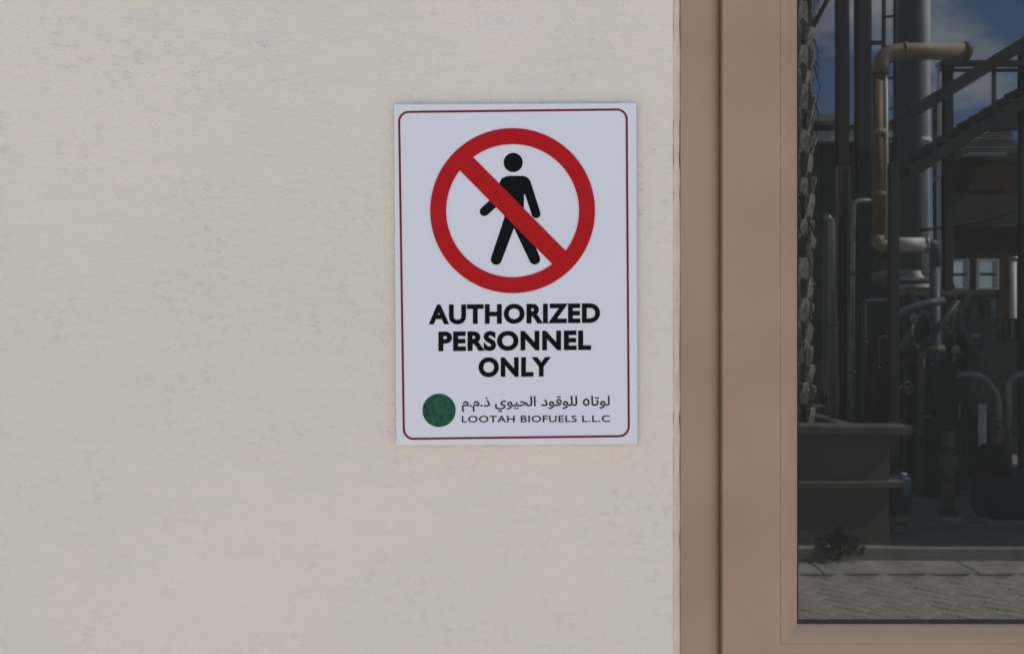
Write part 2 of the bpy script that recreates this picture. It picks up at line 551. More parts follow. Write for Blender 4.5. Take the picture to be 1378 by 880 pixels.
# glazing bead: a lip, then a slope down to the glass
gx = front(1073.5, 0, GLASS_Y).x
gb = gx - SX0
bmb = ring_profile(SX0, SX1, SZ0, SZ1, [(fw + 0.00137, -0.004), (fw + 0.0015, -0.0067), (fw + 0.0030, -0.0070), (fw + 0.0066, -0.0068), (fw + 0.0100, -0.0060),
                                   (gb - 0.0040, GLASS_Y - 0.0030), (gb - 0.0018, GLASS_Y - 0.0018), (gb - 0.0008, GLASS_Y - 0.0002), (gb - 0.0008, GLASS_Y + 0.004)])
bmb.build('glazing_bead', M['frame'], win)
ring_profile(SX0, SX1, SZ0 + 0.0036, SZ1, [(gb - 0.0060, GLASS_Y - 0.0006), (gb + 0.0005, GLASS_Y - 0.0008), (gb + 0.0010, GLASS_Y + 0.001)]).build('gasket', M['gasket'], win)
MB().box(SX0 + gb - 0.012, SX1 - gb + 0.012, GLASS_Y, GLASS_Y + 0.006, SZ0 + gb - 0.012, SZ1 - gb + 0.012).build('pane', M['glass'], win)
MB().box(SX0 + 0.03, SX1 - 0.03, 0.085, 0.087, SZ0 + 0.03, SZ1 - 0.03).build('inner_blind', M['black'], win)

# ------------------------------------------------------------------ the sign
SGY = -0.0065                                             # front face of the 4 mm sheet
sgc = front(694, 369, SGY)
sign = thing('warning_sign', (sgc.x, 0.0, sgc.z), 'white rectangular authorized personnel only sign with red prohibition circle on cream wall', 'sign')


def sp(px, py, lift=0.0):                                # a spot on the sign's face
    v = front(px, py, SGY)
    return Vector((v.x, SGY - lift, v.z))


def poly(mb, pts, lift):
    vs = [sp(x, y, lift) for x, y in pts]
    a = sum(vs[i].x * vs[(i + 1) % len(vs)].z - vs[(i + 1) % len(vs)].x * vs[i].z for i in range(len(vs)))
    if a < 0:
        vs.reverse()
    mb.add(vs, [tuple(range(len(vs)))])


corners = [(530.3, 140.2), (856.6, 138.6), (858.0, 597.4), (533.2, 599.4)]
cf = [front(x, y, SGY) for x, y in corners]
pm = MB()
cf2 = []
cc = sum(cf, Vector()) / 4
for v in cf:
    cf2.append(v + (cc - v).normalized() * 0.0011)
pm.add([(v.x, SGY, v.z) for v in cf2] + [(v.x, SGY + 0.0007, v.z) for v in cf] + [(v.x, -0.0020, v.z) for v in cf],
       [(3, 2, 1, 0)] + [(k, (k + 1) % 4, (k + 1) % 4 + 4, k + 4) for k in range(4)]
       + [(k + 4, (k + 1) % 4 + 4, (k + 1) % 4 + 8, k + 8) for k in range(4)])
pm.build('panel', M['plate'], sign)
c_ = sum(cf, Vector()) / 4
MB().box(c_.x - .13, c_.x + .13, -0.0019, 0.0002, c_.z - .19, c_.z + .19).build('mounting_pad', M['black'], sign)

# border line with rounded corners
def rounded(cs, r, n=8):
    out = []
    for i in range(4):
        a, b, c = Vector(cs[i - 1]), Vector(cs[i]), Vector(cs[(i + 1) % 4])
        d0, d1 = (a - b).normalized(), (c - b).normalized()
        ctr = b + d0 * r + d1 * r
        for k in range(n + 1):
            t = (k / n) * math.pi / 2
            out.append(ctr - d1 * r * math.cos(t) - d0 * r * math.sin(t))
    return out
bc = [(537.0, 151.2), (843.2, 147.7), (846.2, 586.6), (543.6, 590.4)]
cen = Vector((692, 369))
def shrink(cs, e):
    res = []
    for (x, y), (sx, sy) in zip(cs, ((1, 1), (-1, 1), (-1, -1), (1, -1))):
        res.append((x + sx * e, y + sy * e))
    return res
o_, i_ = rounded(shrink(bc, -1.45), 14.5), rounded(shrink(bc, 1.45), 11.6)
vs = [sp(p[0], p[1], 0.0003) for p in o_] + [sp(p[0], p[1], 0.0003) for p in i_]
n_ = len(o_)
MB().add(vs, [(k, k + n_, (k + 1) % n_ + n_, (k + 1) % n_) for k in range(n_)]).build('border_line', M['darkred'], sign)

# walking figure
fg = MB()
LF = [0.0003]
def disc(mb, c, r, n=40):
    LF[0] += 0.00002
    poly(mb, [(c[0] + r * math.cos(2 * math.pi * k / n), c[1] + r * math.sin(2 * math.pi * k / n)) for k in range(n)], LF[0])
def limb(mb, a, b, w0, w1=None):
    w1 = w1 or w0
    a, b = Vector(a), Vector(b)
    d = (b - a).normalized(); ang = math.atan2(d.y, d.x)
    pts = []
    for k in range(13):
        t = ang + math.pi / 2 + math.pi * k / 12
        pts.append((a.x + math.cos(t) * w0 / 2, a.y + math.sin(t) * w0 / 2))
    for k in range(13):
        t = ang - math.pi / 2 + math.pi * k / 12
        pts.append((b.x + math.cos(t) * w1 / 2, b.y + math.sin(t) * w1 / 2))
    LF[0] += 0.00002
    poly(mb, pts, LF[0])
disc(fg, (690.6, 219.0), 12.9)
LF[0] += 0.00002
poly(fg, [(673.8, 249), (674.2, 244.5), (676.5, 240.2), (680.5, 237.6), (685, 237.0), (703, 237.0), (707.5, 237.8), (711, 240.4), (713, 244.5), (713.8, 249), (708.5, 258), (705.2, 262),
          (704.8, 284), (704.4, 302), (697, 306.5), (690, 305), (680.2, 297), (678.6, 291), (675.6, 272)], LF[0])
limb(fg, (707.8, 246), (721.4, 287.8), 12.4, 12.0)
limb(fg, (679.6, 245), (670.5, 268), 12.4)
limb(fg, (670.5, 268), (651.8, 284.8), 12.4)
limb(fg, (687.5, 294), (667.8, 349.3), 17.0, 14.6)
limb(fg, (696.0, 296), (719.6, 348.8), 17.0, 14.6)
fg.build('walking_figure', M['black'], sign)

rg = MB()
n_ = 128
RC, RO, RI = (689.8, 283.8), 110.8, 89.4
vs = [sp(RC[0] + RO * math.cos(2 * math.pi * k / n_), RC[1] + RO * math.sin(2 * math.pi * k / n_), 0.0008) for k in range(n_)]
vs += [sp(RC[0] + RI * math.cos(2 * math.pi * k / n_), RC[1] + RI * math.sin(2 * math.pi * k / n_), 0.0008) for k in range(n_)]
rg.add(vs, [((k + 1) % n_, (k + 1) % n_ + n_, k + n_, k)[::-1] for k in range(n_)])
d = Vector((0.703, 0.711)); q = Vector((-d.y, d.x)); c0 = Vector((690.4, 284.2))
L = 91.5
poly(rg, [tuple(c0 - d * L + q * 12.6), tuple(c0 + d * L + q * 12.6), tuple(c0 + d * L - q * 12.6), tuple(c0 - d * L - q * 12.6)], 0.00083)
rg.build('prohibition_circle', M['red'], sign)


def lettering(name, body, x0, x1, ytop, ybase, slope, off=0.0, m='black', spacing=1.0, fit_h=None):
    """print body so that it spans x0..x1 and its capitals run from ytop to ybase (photo pixels at x0), drifting by slope"""
    c = bpy.data.curves.new(name, 'FONT')
    c.body = body; c.size = 1.0; c.offset = off; c.space_character = spacing
    c.resolution_u = 5
    o = bpy.data.objects.new(name, c)
    COL.objects.link(o)
    dg = bpy.context.evaluated_depsgraph_get(); dg.update()
    me = bpy.data.meshes.new_from_object(o.evaluated_get(dg))
    bpy.data.objects.remove(o); bpy.data.curves.remove(c)
    xs = [v.co.x for v in me.vertices]; ys = [v.co.y for v in me.vertices]
    ax, bx = min(xs), max(xs)
    if fit_h is None:
        lo, hi = 0.0 - off * 0.9, 0.69 + off * 0.9
    else:
        lo, hi = fit_h
    lo_y, hi_y = lo, hi
    mb = MB()
    vs = []
    for v in me.vertices:
        u = (v.co.x - ax) / (bx - ax)
        X = x0 + u * (x1 - x0)
        t = (v.co.y - lo_y) / (hi_y - lo_y)
        Y = ybase + (ytop - ybase) * t + (X - x0) * slope
        vs.append(sp(X, Y, 0.0004))
    mb.add(vs, [tuple(p.vertices) for p in me.polygons])
    bpy.data.meshes.remove(me)
    return mb.build(name, M[m], sign)

SL = -0.0085
lettering('main_lettering', 'AUTHORIZED', 577.0, 807.5, 410.0, 436.3, SL, 0.046, spacing=1.10)
lettering('main_lettering', 'PERSONNEL', 590.0, 795.5, 446.2, 472.4, SL, 0.046, spacing=1.10)
lettering('main_lettering', 'ONLY', 644.0, 741.5, 481.0, 507.2, SL, 0.046, spacing=1.10)
log = '\u0644\u0648\u062a\u0627\u0647 \u0644\u0644\u0648\u0642\u0648\u062f \u0627\u0644\u062d\u064a\u0648\u064a \u0630.\u0645.\u0645'
FORM = {'\u0644': '\ufedd\ufede\ufedf\ufee0', '\u0648': '\ufeed\ufeee', '\u062a': '\ufe95\ufe96\ufe97\ufe98', '\u0627': '\ufe8d\ufe8e', '\u0647': '\ufee9\ufeea\ufeeb\ufeec',
        '\u0642': '\ufed5\ufed6\ufed7\ufed8', '\u062f': '\ufea9\ufeaa', '\u062d': '\ufea1\ufea2\ufea3\ufea4', '\u064a': '\ufef1\ufef2\ufef3\ufef4', '\u0630': '\ufeab\ufeac', '\u0645': '\ufee1\ufee2\ufee3\ufee4'}
vis = ''
for i, ch in enumerate(log):
    if ch not in FORM:
        vis += ch; continue
    pj = i > 0 and len(FORM.get(log[i - 1], '')) == 4
    nj = i + 1 < len(log) and log[i + 1] in FORM and len(FORM[ch]) == 4
    if ch == '\u0647':
        vis += '\u0665'; continue
    vis += FORM[ch][3 if pj and nj else 1 if pj else 2 if nj else 0]
lettering('arabic_lettering', vis[::-1], 621.5, 820.5, 534.0, 547.0, SL, 0.012, m='faint', fit_h=(0.0, 0.72))
lettering('company_lettering', 'LOOTAH BIOFUELS L.L.C', 621.5, 820.5, 559.4, 568.4, SL * 0.5, 0.011, m='faint', spacing=1.08)
gd = MB(); LF[0] = 0.0003
disc(gd, (590.9, 552.0), 22.4, 48)
gd.build('green_logo', M['green'], sign)

# ------------------------------------------------------------------ the plant behind the photographer, mirrored in the pane
def post(name, px0, px1, d, z0, z1, m, label, cat='post', depth=None, group=None, plate=True):
    x0, x1 = plant(px0, 0, d).x, plant(px1, 0, d).x
    w = x1 - x0; dp = depth or w
    y = py_of(d)
    t = thing(name, ((x0 + x1) / 2, y - dp / 2, z0), label, cat, group)
    # I section: two flanges and a web
    tf = max(0.012, w * 0.1)
    MB().box(x0, x1, y - tf, y, z0, z1, 0.003).box(x0, x1, y - dp, y - dp + tf, z0, z1, 0.003).build('flange', m, t)
    MB().box((x0 + x1) / 2 - tf / 2, (x0 + x1) / 2 + tf / 2, y - dp + tf + .001, y - tf - .001, z0, z1).build('web', m, t)
    if plate:
        MB().box(x0 - 0.06, x1 + 0.06, y - dp - 0.06, y + 0.06, z0, z0 + 0.02, 0.004).build('base_plate', m, t)
    return t


def flange(mb, p, axis, r, t):
    a = Vector(axis).normalized()
    mb.tube([Vector(p) - a * t / 2, Vector(p) + a * t / 2], r, 20)


# --- planter with two ledges and the palm that grows from it
d0 = 6.6
y0 = py_of(d0); pxr = plant(1197, 0, d0).x
pl = thing('planter', (1.4, y0 - 0.8, 0.11), 'long grey rendered planter with two projecting ledges at the palm', 'planter')
MB().box(0.3, pxr, y0 - 0.10, y0, 0.11, 0.506).box(0.3, pxr, y0 - 0.10, y0, 0.555, 0.872).box(0.3, 0.4, y0 - 1.6, y0 - .101, 0.11, 0.872).box(pxr - 0.1, pxr, y0 - 1.6, y0 - .101, 0.11, 0.872).box(0.3, pxr, y0 - 1.7, y0 - 1.601, 0.11, 0.872).build('planter_wall', M['planter'], pl)
MB().box(0.28, pxr + 0.09, y0 - 0.1, y0 + 0.045, 0.508, 0.553, 0.006).build('ledge', M['planter'], pl)
MB().box(0.26, pxr + 0.13, y0 - 0.16, y0 + 0.055, 0.874, 0.930, 0.006).build('coping', M['planter'], pl)
MB().box(0.26, pxr + .1, y0 - 1.75, y0 - 1.55, 0.874, 0.930, 0.006).build('coping', M['planter'], pl)
MB().box(0.402, pxr - 0.102, y0 - 1.598, y0 - 0.102, 0.5, 0.84).build('soil', M['soil'], pl)

dp = 7.3
xc, yc, rc = plant(1098, 0, dp).x - 0.21, py_of(dp), 0.17
palm = thing('palm_tree', (xc, yc, 0.83), 'palm tree with a grey trunk of cut frond stubs, growing in the planter', 'tree')
MB().tube([(xc, yc, 0.8), (xc, yc, 1.2), (xc + .01, yc, 2.6), (xc, yc, 4.6)], [rc * 1.08, rc, rc * .96, rc * 1.02], 20).build('trunk', M['barkdark'], palm)
# stub mesh: a tapering wedge that leans out and up
stv = [(-.048, 0, -.01), (.048, 0, -.01), (.040, .026, .10), (-.040, .026, .10), (-.042, 0.0, .155), (.042, 0.0, .155), (.026, .030, .15), (-.026, .030, .15)]
stf = [(0, 1, 2, 3), (3, 2, 6, 7), (7, 6, 5, 4), (1, 5, 6, 2), (0, 3, 7, 4), (0, 4, 5, 1)]
sme = bpy.data.meshes.new('frond_stub'); sme.from_pydata(stv, [], stf); sme.materials.append(M['bark'])
rf_ = random.Random(9)
pitch = 57 * px_m(dp - .17)
for row in range(24):
    z = 0.86 + row * pitch / 2
    if z > 4.4: break
    for k in range(8):
        an = R(90) + 2 * math.pi * (k + 0.5 * (row % 2)) / 8
        if rf_.random() < .07: continue
        o = bpy.data.objects.new('frond_stub', sme)
        COL.objects.link(o); o.parent = palm
        o.location = (math.cos(an) * rc * .96, math.sin(an) * rc * .96, z - 0.83 + random.uniform(-.008, .008))
        o.rotation_euler = (random.uniform(-.05, .1), random.uniform(-.06, .06), an - R(90))
        o.scale = (random.uniform(.75, 1.2), random.uniform(.5, 1.5), random.uniform(.8, 1.15))
rf = random.Random(5)
fb = MB()
for k in range(70):
    a = rf.uniform(-1.6, 1.8); z = rf.uniform(1.1, 4.4); ln = rf.uniform(.15, .5)
    r0 = rc + rf.uniform(0, .02)
    p0 = Vector((xc + math.cos(a) * r0, yc + math.sin(a) * r0, z))
    o_ = Vector((math.cos(a), math.sin(a), 0))
    s_ = Vector((-math.sin(a), math.cos(a), 0)) * rf.uniform(-.06, .06)
    fb.tube([p0, p0 + o_ * rf.uniform(.02, .05) + s_ + Vector((0, 0, -ln * .4)), p0 + o_ * rf.uniform(.0, .03) + s_ * 2 + Vector((0, 0, -ln))], [.006, .004, .002], 5, False)
tag(fb.build('dry_fibre', M['barkdark'], palm), kind='stuff')
def frond(an, rise, reach, droop, z0, leaf=1.0):
    mb = MB()
    pts = []
    for i in range(15):
        t = i / 14
        rr = 0.12 + reach * t * (1 - 0.18 * t)
        zz = z0 + rise * t - droop * t * t
        pts.append(Vector((xc + math.cos(an) * rr, yc + math.sin(an) * rr, zz)))
    mb.tube(pts, [0.022 - 0.017 * i / 14 for i in range(15)], 6)
    for i in range(2, 15):
        for hlf in (0, 0.5):
            if i == 14 and hlf: continue
            p = pts[i].lerp(pts[min(14, i + 1)], hlf)
            d_ = (pts[min(14, i + 1)] - pts[i - 1]).normalized()
            s_ = d_.cross(Vector((0, 0, 1))).normalized()
            ln = 0.55 * math.sin(math.pi * min(1, (i + hlf) / 15.0) ** 0.7) + 0.12
            ln *= leaf
            for sg in (-1, 1):
                tip = p + (s_ * sg * 0.75 + d_ * 0.6 + Vector((0, 0, random.uniform(-.45, .05)))).normalized() * ln
                m_ = p.lerp(tip, 0.5) + Vector((0, 0, 0.02))
                w_ = d_ * 0.016
                mb.add([p - w_ * .5, p + w_ * .5, m_ + w_, tip, m_ - w_], [(0, 1, 2, 3, 4)])
    mb.build('frond', M['leaf'], palm)
frond(R(8), 1.9, 1.0, 0.35, 3.74, 0.35)
for k in range(13):
    frond(R(30) + 2 * math.pi * k / 13 + random.uniform(-.1, .1), random.uniform(2.0, 3.0), random.uniform(1.1, 1.7), random.uniform(.6, 1.1), 4.45 + random.uniform(-.05, .1))

# --- low weed on the kerb
wp = plant(1122, 762, 6.5)
weed = thing('weed_shrub', (wp.x, wp.y, 0.022), 'low dark weed growing on the kerb below the planter', 'plant')
wm = MB(); rw = random.Random(11)
for k in range(90):
    a = rw.uniform(0, 6.28); rr = rw.uniform(0, .14)
    b = Vector((wp.x + math.cos(a) * rr * .4, wp.y + math.sin(a) * rr * .2 + .02, 0.03))
    tip = Vector((wp.x + .02 + math.cos(a) * rr * 1.25, wp.y + .02 + math.sin(a) * rr * .4, 0.06 + rw.uniform(0.02, 0.2) * (1 - rr * 3)))
    s_ = Vector((rw.uniform(-1, 1), rw.uniform(-.4, .4), rw.uniform(-.3, .6))).normalized() * 0.035
    wm.add([tip - s_, tip + Vector((0, 0, -.018)), tip + s_, tip + Vector((0, 0.005, .018))], [(0, 1, 2, 3)])
wm.build('leaves', M['weed'], weed)
wm = MB()
for k in range(9):
    a = rw.uniform(0, 6.28)
    wm.tube([(wp.x, wp.y, 0.02), (wp.x + math.cos(a) * .06, wp.y + math.sin(a) * .03, .08), (wp.x + .02 + math.cos(a) * .13, wp.y + math.sin(a) * .05, .15)], .004, 5)
wm.build('stem', M['weed'], weed)

# --- white vent pipe with a crooked head, rising from a fatter sleeve
dv_ = 8.6
vt = thing('vent_pipe', (plant(1120, 0, dv_).x, py_of(dv_), 0.11), 'thin white vent pipe with a bent head behind the planter', 'pipe')
xv, yv, u = plant(1119.5, 0, dv_).x, py_of(dv_), px_m(dv_)
MB().tube(fillet([(xv, yv, EYE - (437 - 440) * u), (xv, yv, EYE + (440 - 297) * u), (xv - 9 * u, yv + .03, EYE + (440 - 291) * u)], 0.05), 4.2 * u, 16).build('pipe', M['galv'], vt)
MB().lathe([(5.2 * u, 0), (5.2 * u, EYE + 0.0 * u - 0.13), (4.3 * u, EYE - 0.115)], (xv, yv, 0.11), 20).build('sleeve', M['olive'], vt)

# --- tall dark steel posts, left to right
post('steel_post', 1128, 1143, 9.6, 0.11, 9.0, M['brownsteel'], 'tall rusty brown steel post left of the ladder, from ground to sky', group='tall posts of the pipe rack')
post('steel_post', 1155, 1173, 9.2, 0.11, 9.0, M['steel'], 'tall charcoal steel post beside the caged ladder', group='tall posts of the pipe rack')
post('steel_post', 1272, 1283.5, 9.0, 0.11, EYE + (440 - 84) * px_m(9.0), M['steel'], 'slim dark steel post standing under the stair stringers', group='tall posts of the pipe rack')
post('steel_post', 1374, 1383, 9.0, 0.11, EYE + (440 - 64) * px_m(9.0), M['steel'], 'dark steel post at the right edge of the pane', group='tall posts of the pipe rack')
post('steel_post', 1198, 1210, 7.6, 0.11, 2.9, M['darkclad'], 'short dark steel post at the end of the planter', group='tall posts of the pipe rack')

# --- dark clad process hall on the left
dh = 17.0
xh0, xh1, zh = 2.2, plant(1207, 0, dh).x, EYE + (440 - 168) * px_m(dh)
hall = thing('process_hall', ((xh0 + xh1) / 2, py_of(dh) - 3, 0.11), 'dark clad process hall behind the palm and steel posts', 'building')
hm = MB()
nseg = int((xh1 - xh0) / 0.25)
pts = []
for k in range(nseg + 1):
    x = xh0 + (xh1 - xh0) * k / nseg
    pts += [(x - .06, 0), (x - .045, .04), (x + .045, .04), (x + .06, 0)]
pts = [(min(max(x, xh0), xh1), y) for x, y in pts]
vs = []
for z in (0.11, zh):
    vs += [(x, py_of(dh) + y, z) for x, y in pts]
n_ = len(pts)
hm.add(vs, [(k, k + 1, k + 1 + n_, k + n_) for k in range(n_ - 1)])
hm.box(xh0, xh1, py_of(dh) - 6, py_of(dh) - 0.01, 0.11, zh)
hm.build('wall', M['darkclad'], hall)
MB().box(xh0 - .3, plant(1122, 0, dh).x, py_of(dh) - 6.3, py_of(dh) + 0.35, zh + 0.004, zh + 0.13).build('roof', M['roofsheet'], hall)
MB().box(plant(1150, 0, dh).x, plant(1160, 0, dh).x, py_of(dh) + .05, py_of(dh) + .12, 3.6, 4.2).build('wall_vent', M['galv'], hall)
MB().box(xh0 - .3, xh1, py_of(dh) + 0.06, py_of(dh) + 0.30, zh - .34, zh - .16).build('gutter', M['galv'], hall)

# --- distillation column with its caged ladder
dt = 12.5
ut = px_m(dt)
xt0, xt1 = plant(1205, 0, dt).x, plant(1239, 0, dt).x
xt, yt, rt = (xt0 + xt1) / 2, py_of(dt), (xt1 - xt0) / 2
tow = thing('process_column', (xt, yt, 0.11), 'wide slate grey process column rising behind the tan pipe', 'column')
MB().lathe([(rt, 0), (rt, 11.0), (rt * .85, 11.2), (rt * .4, 11.35)], (xt, yt, 0.11), 40).build('shell', M['slate'], tow)
fm = MB()
for z in (1.1, 9.3):
    fm.lathe([(rt * 1.08, 0), (rt * 1.08, 0.07)], (xt, yt, z), 40)
fm.build('girth_flange', M['galv'], tow)
dw = 12.7
uw, xw_, yw_ = px_m(dw), plant(1239.5, 0, dw).x, py_of(dw)
wr = thing('white_riser', (xw_, yw_, 0.11), 'tall white pipe running up the right side of the slate column', 'pipe')
MB().tube([(xw_, yw_, .11), (xw_, yw_, 10.6)], 11.5 * uw, 24).build('pipe', M['white'], wr)
MB().tube([(xw_, yw_, 4.0), (xw_, yw_, 4.07)], 13.2 * uw, 24).tube([(xw_, yw_, 7.6), (xw_, yw_, 7.67)], 13.2 * uw, 24).build('flange', M['white'], wr)
lad = thing('ladder', (plant(1196, 0, 12.2).x, py_of(12.2), 2.4), 'dark steel rung ladder fixed beside the slate process column', 'ladder')
lx0, lx1, ly = plant(1189, 0, 12.2).x, plant(1204.5, 0, 12.2).x, py_of(12.2)
for x in (lx0, lx1):
    MB().tube([(x, ly, 2.4), (x, ly, 8.6)], 0.026, 10).build('rail', M['steel'], lad)
z = EYE + (440 - 105) * px_m(12.2) - 10 * 0.385
while z < 8.5:
    MB().tube([(lx0, ly, z), (lx1, ly, z)], 0.018, 8).build('rung', M['steel'], lad)
    z += 0.385
MB().bar((lx0 - .2, ly - .02, EYE + 382 * px_m(12.2)), (lx0, ly - .02, EYE + 382 * px_m(12.2)), .03, .05).build('bracket', M['steel'], lad)

# --- second thin column
d2 = 11.5
x2, y2, u2 = plant(1267.5, 0, d2).x, py_of(d2), px_m(d2)
c2 = thing('riser_pipe', (x2, y2, 0.11), 'slim white riser pipe right of the process column', 'pipe')
MB().tube([(x2, y2, .11), (x2, y2, EYE + 352 * u2)], 6.0 * u2, 20).build('pipe', M['white'], c2)
fm = MB()
for py in (88, 240):
    flange(fm, (x2, y2, EYE + (440 - py) * u2), (0, 0, 1), 8.5 * u2, .05)
fm.build('flange', M['galv'], c2)

# --- tan header pipe: thick horizontal run, elbow at the left, orange drop below
dn = 8.4
un, yn = px_m(dn), py_of(dn)
def at(px, py, dy=0.0):
    v = plant(px, py, dn); return (v.x, yn + dy, v.z)
hp = thing('header_pipe', (plant(1245, 0, dn).x, yn, 1.6), 'thick tan pipe running level across the plant, rusty at its end', 'pipe')
MB().tube(fillet([at(1184, 100), at(1187, 78), at(1206, 70), at(1297, 70)], 0.12), 11.0 * un, 24).build('pipe', M['tan'], hp)
MB().tube([at(1297, 70), at(1303, 70), at(1306, 70)], [12.6 * un, 12.6 * un, 9 * un], 24).build('end_cap', M['orange'], hp)
MB().tube([at(1214, 70), at(1217.5, 70)], 12.4 * un, 24).build('flange', M['tan'], hp)
drp = thing('drop_pipe', (plant(1184, 0, dn).x, yn, 1.6), 'orange brown upright pipe below the elbow of the tan pipe', 'pipe')
MB().tube([at(1181, 101), at(1181, 318)], 7.4 * un, 24).build('pipe', M['orange'], drp)
tr = thing('lit_strip_pipe', (plant(1192, 0, dn).x, yn, 1.6), 'thin pale pipe standing for the lit strip of the orange drop pipe', 'pipe')
MB().tube([at(1190.8, 96, .02), at(1190.8, 322, .02)], 2.6 * un, 12).build('pipe', M['white'], tr)  # pale pipe added for the lit strip along the drop pipe
for py in (179, 262):
    MB().tube([at(1182, py - 4), at(1182, py + 4)], 9.4 * un, 24).build('coupling', M['tan'], drp)
MB().tube(fillet([at(1181, 318), at(1181, 331), at(1197, 331)], 0.07), 8.2 * un, 24).build('elbow', M['tan'], drp)
cr = thing('cross_pipe', (plant(1222, 0, dn).x, yn, 2.2), 'pale level pipe joining the foot of the orange drop pipe', 'pipe')
MB().tube([at(1197.5, 330), at(1247, 330)], 9.6 * un, 24).build('pipe', M['white'], cr)
MB().tube([at(1243.5, 330), at(1247.5, 330)], 11 * un, 24).build('flange', M['galv'], cr)
MB().tube(fillet([at(1248, 330), at(1258, 330), at(1258, 360)], 0.06), 7.4 * un, 20).build('elbow', M['slate'], cr)
MB().tube([at(1258, 360), at(1258, 640)], 7.2 * un, 20).build('downpipe', M['slate'], cr)

# --- white conical cowl below the cross pipe
dc = 9.6
vc = plant(1228, 389, dc); uc = px_m(dc)
cw = thing('vent_cowl', (vc.x, vc.y, 0.11), 'white sloping vent cowl under the level pipe', 'vent')
MB().lathe([(22 * uc, 0), (22 * uc, 2 * uc), (7 * uc, 20 * uc), (6 * uc, 24 * uc)], (vc.x + .03, vc.y, vc.z), 24).build('cone', M['white'], cw)
MB().lathe([(6 * uc, .0), (6 * uc, vc.z - .12)], (vc.x + .03, vc.y, .11), 16).build('stack', M['darkclad'], cw)

# --- stair: two stringers, treads, handrail and landing rail
ds = 8.8
us = px_m(ds)
st = thing('steel_stair', (plant(1300, 0, ds).x, py_of(ds), 2.5), 'dark steel stair flight climbing to the right in front of the sky', 'stairs')
def sv(px, py, dy=0.0):
    v = plant(px, py, ds); v.y += dy; return v
for k, dy in ((0, 0.0), (1, -0.8)):
    MB().bar(sv(1226, 232, dy), sv(1440, 98, dy), 0.02, 0.105, (0, 0, 1)).build('stringer', M['steel'], st)
for dy in (0.0, -0.8):
    MB().bar(sv(1226, 152, dy), sv(1440, 22, dy), 0.05, 0.11 if dy == 0 else .05).build('handrail', M['steel'], st)
for k in range(12):
    a = sv(1236 + k * 17.5, 222 - k * 10.95)
    MB().box(a.x - .12, a.x + .12, a.y - .79, a.y - .012, a.z - .015, a.z + .015).build('tread', M['steel'], st)
for px in (1258, 1338, 1418):
    pyb = 232 - (px - 1226) * .626; pyt = 152 - (px - 1226) * .607
    MB().bar(sv(px, pyb), sv(px, pyt), .03, .03).build('baluster', M['steel'], st)
lr = thing('walkway_rail', (plant(1322, 0, ds + .2).x, py_of(ds + .2), 3.9), 'level dark steel rail between posts above the stair', 'rail')
v0, v1 = plant(1266, 86, ds + .2), plant(1440, 86, ds + .2)
MB().bar(v0, v1, 0.05, 0.05).build('rail', M['steel'], lr)
MB().bar(v0 - Vector((0, 0, .06)), v1 - Vector((0, 0, .06)), 0.03, 0.025).build('lower_rail', M['steel'], lr)
# landing at the stair head, unseen; added and sized to shade the slab
pf = thing('platform', (9, py_of(9.5), 5.0), 'unseen raised steel platform at the stair head, added to shade the slab', 'platform')
MB().box(7.0, 12.5, py_of(9.7), py_of(5.8), 5.0, 5.12).build('deck', M['steel'], pf)
for x in (7.2, 12.3):
    for dd in (6.8, 9.5):
        MB().box(x - .09, x + .09, py_of(dd) - .09, py_of(dd) + .09, .11, 4.998).build('leg', M['steel'], pf)
# hanging cable
cp = [plant(1238 + (1440 - 1238) * t, 311 + (256 - 311) * t + 9 * math.sin(math.pi * t), 10.2) for t in [k / 12 for k in range(13)]]
cb = tag(MB().tube(cp, 0.016, 8).build('cable', M['gasket']), 'thin black cable slung across the brown shed front', 'cable')

# --- brown shed with a slatted roof edge and two open windows
dk = 22.0
uk, yk = px_m(dk), py_of(dk)
xk0, xk1 = plant(1262, 0, dk).x, plant(1480, 0, dk).x
def kz(py): return EYE + (440 - py) * uk
def kx(px): return plant(px, 0, dk).x
sh = thing('brown_shed', ((xk0 + xk1) / 2, yk, 0.11), 'dark brown shed with a slatted roof edge and two unglazed windows', 'building')
wins = [(kx(1277.5), kx(1304), kz(390), kz(349)), (kx(1313.5), kx(1344), kz(391), kz(348))]
wm = MB()
zb, zt = wins[0][2], wins[0][3]
for y in (yk - .25,):
    wm.box(xk0, xk1, y, yk, .11, zb - .001).box(xk0, xk1, y, yk, zt + .001, kz(218))
    xs = [xk0, wins[0][0], wins[0][1], wins[1][0], wins[1][1], xk1]
    for k in (0, 2, 4):
        wm.box(xs[k], xs[k + 1], y, yk, zb, zt)
wm.build('wall', M['brown'], sh)
for (a, b, z0_, z1_) in wins:
    f = MB()
    t_ = .045
    f.box(a, a + t_ * 1.6, yk - .2, yk + .04, zb, zt).box(b - t_, b, yk - .2, yk + .04, zb, zt).box(a + t_ * 1.6, b - t_, yk - .2, yk + .04, zt - t_, zt).box(a + t_ * 1.6, b - t_, yk - .2, yk + .04, zb, zb + t_)
    fo = f.build('window', M['tower'], sh)
    MB().box(a + t_ * 1.6, b - t_, yk - .12, yk - .06, (zb + zt) / 2 - .03, (zb + zt) / 2 + .03).build('transom', M['steel'], fo)
for k in range(9):
    py = 178 + k * 4.4
    MB().box(kx(1284 + max(0, 5 - k) * 9), kx(1354) if k < 8 else kx(1335), yk + .02 + k * .05, yk + .30 + k * .05, kz(py + 2.2), kz(py)).build('roof_slat', M['roofsheet'] if k not in (6, 8) else M['tower'], sh)
MB().box(kx(1262), kx(1480), yk - .6, yk + .015, kz(217), kz(196)).build('fascia', M['darkclad'], sh)
MB().box(kx(1268), kx(1480), yk + .003, yk + .10, kz(306), kz(262)).build('fascia_band', M['darkclad'], sh)
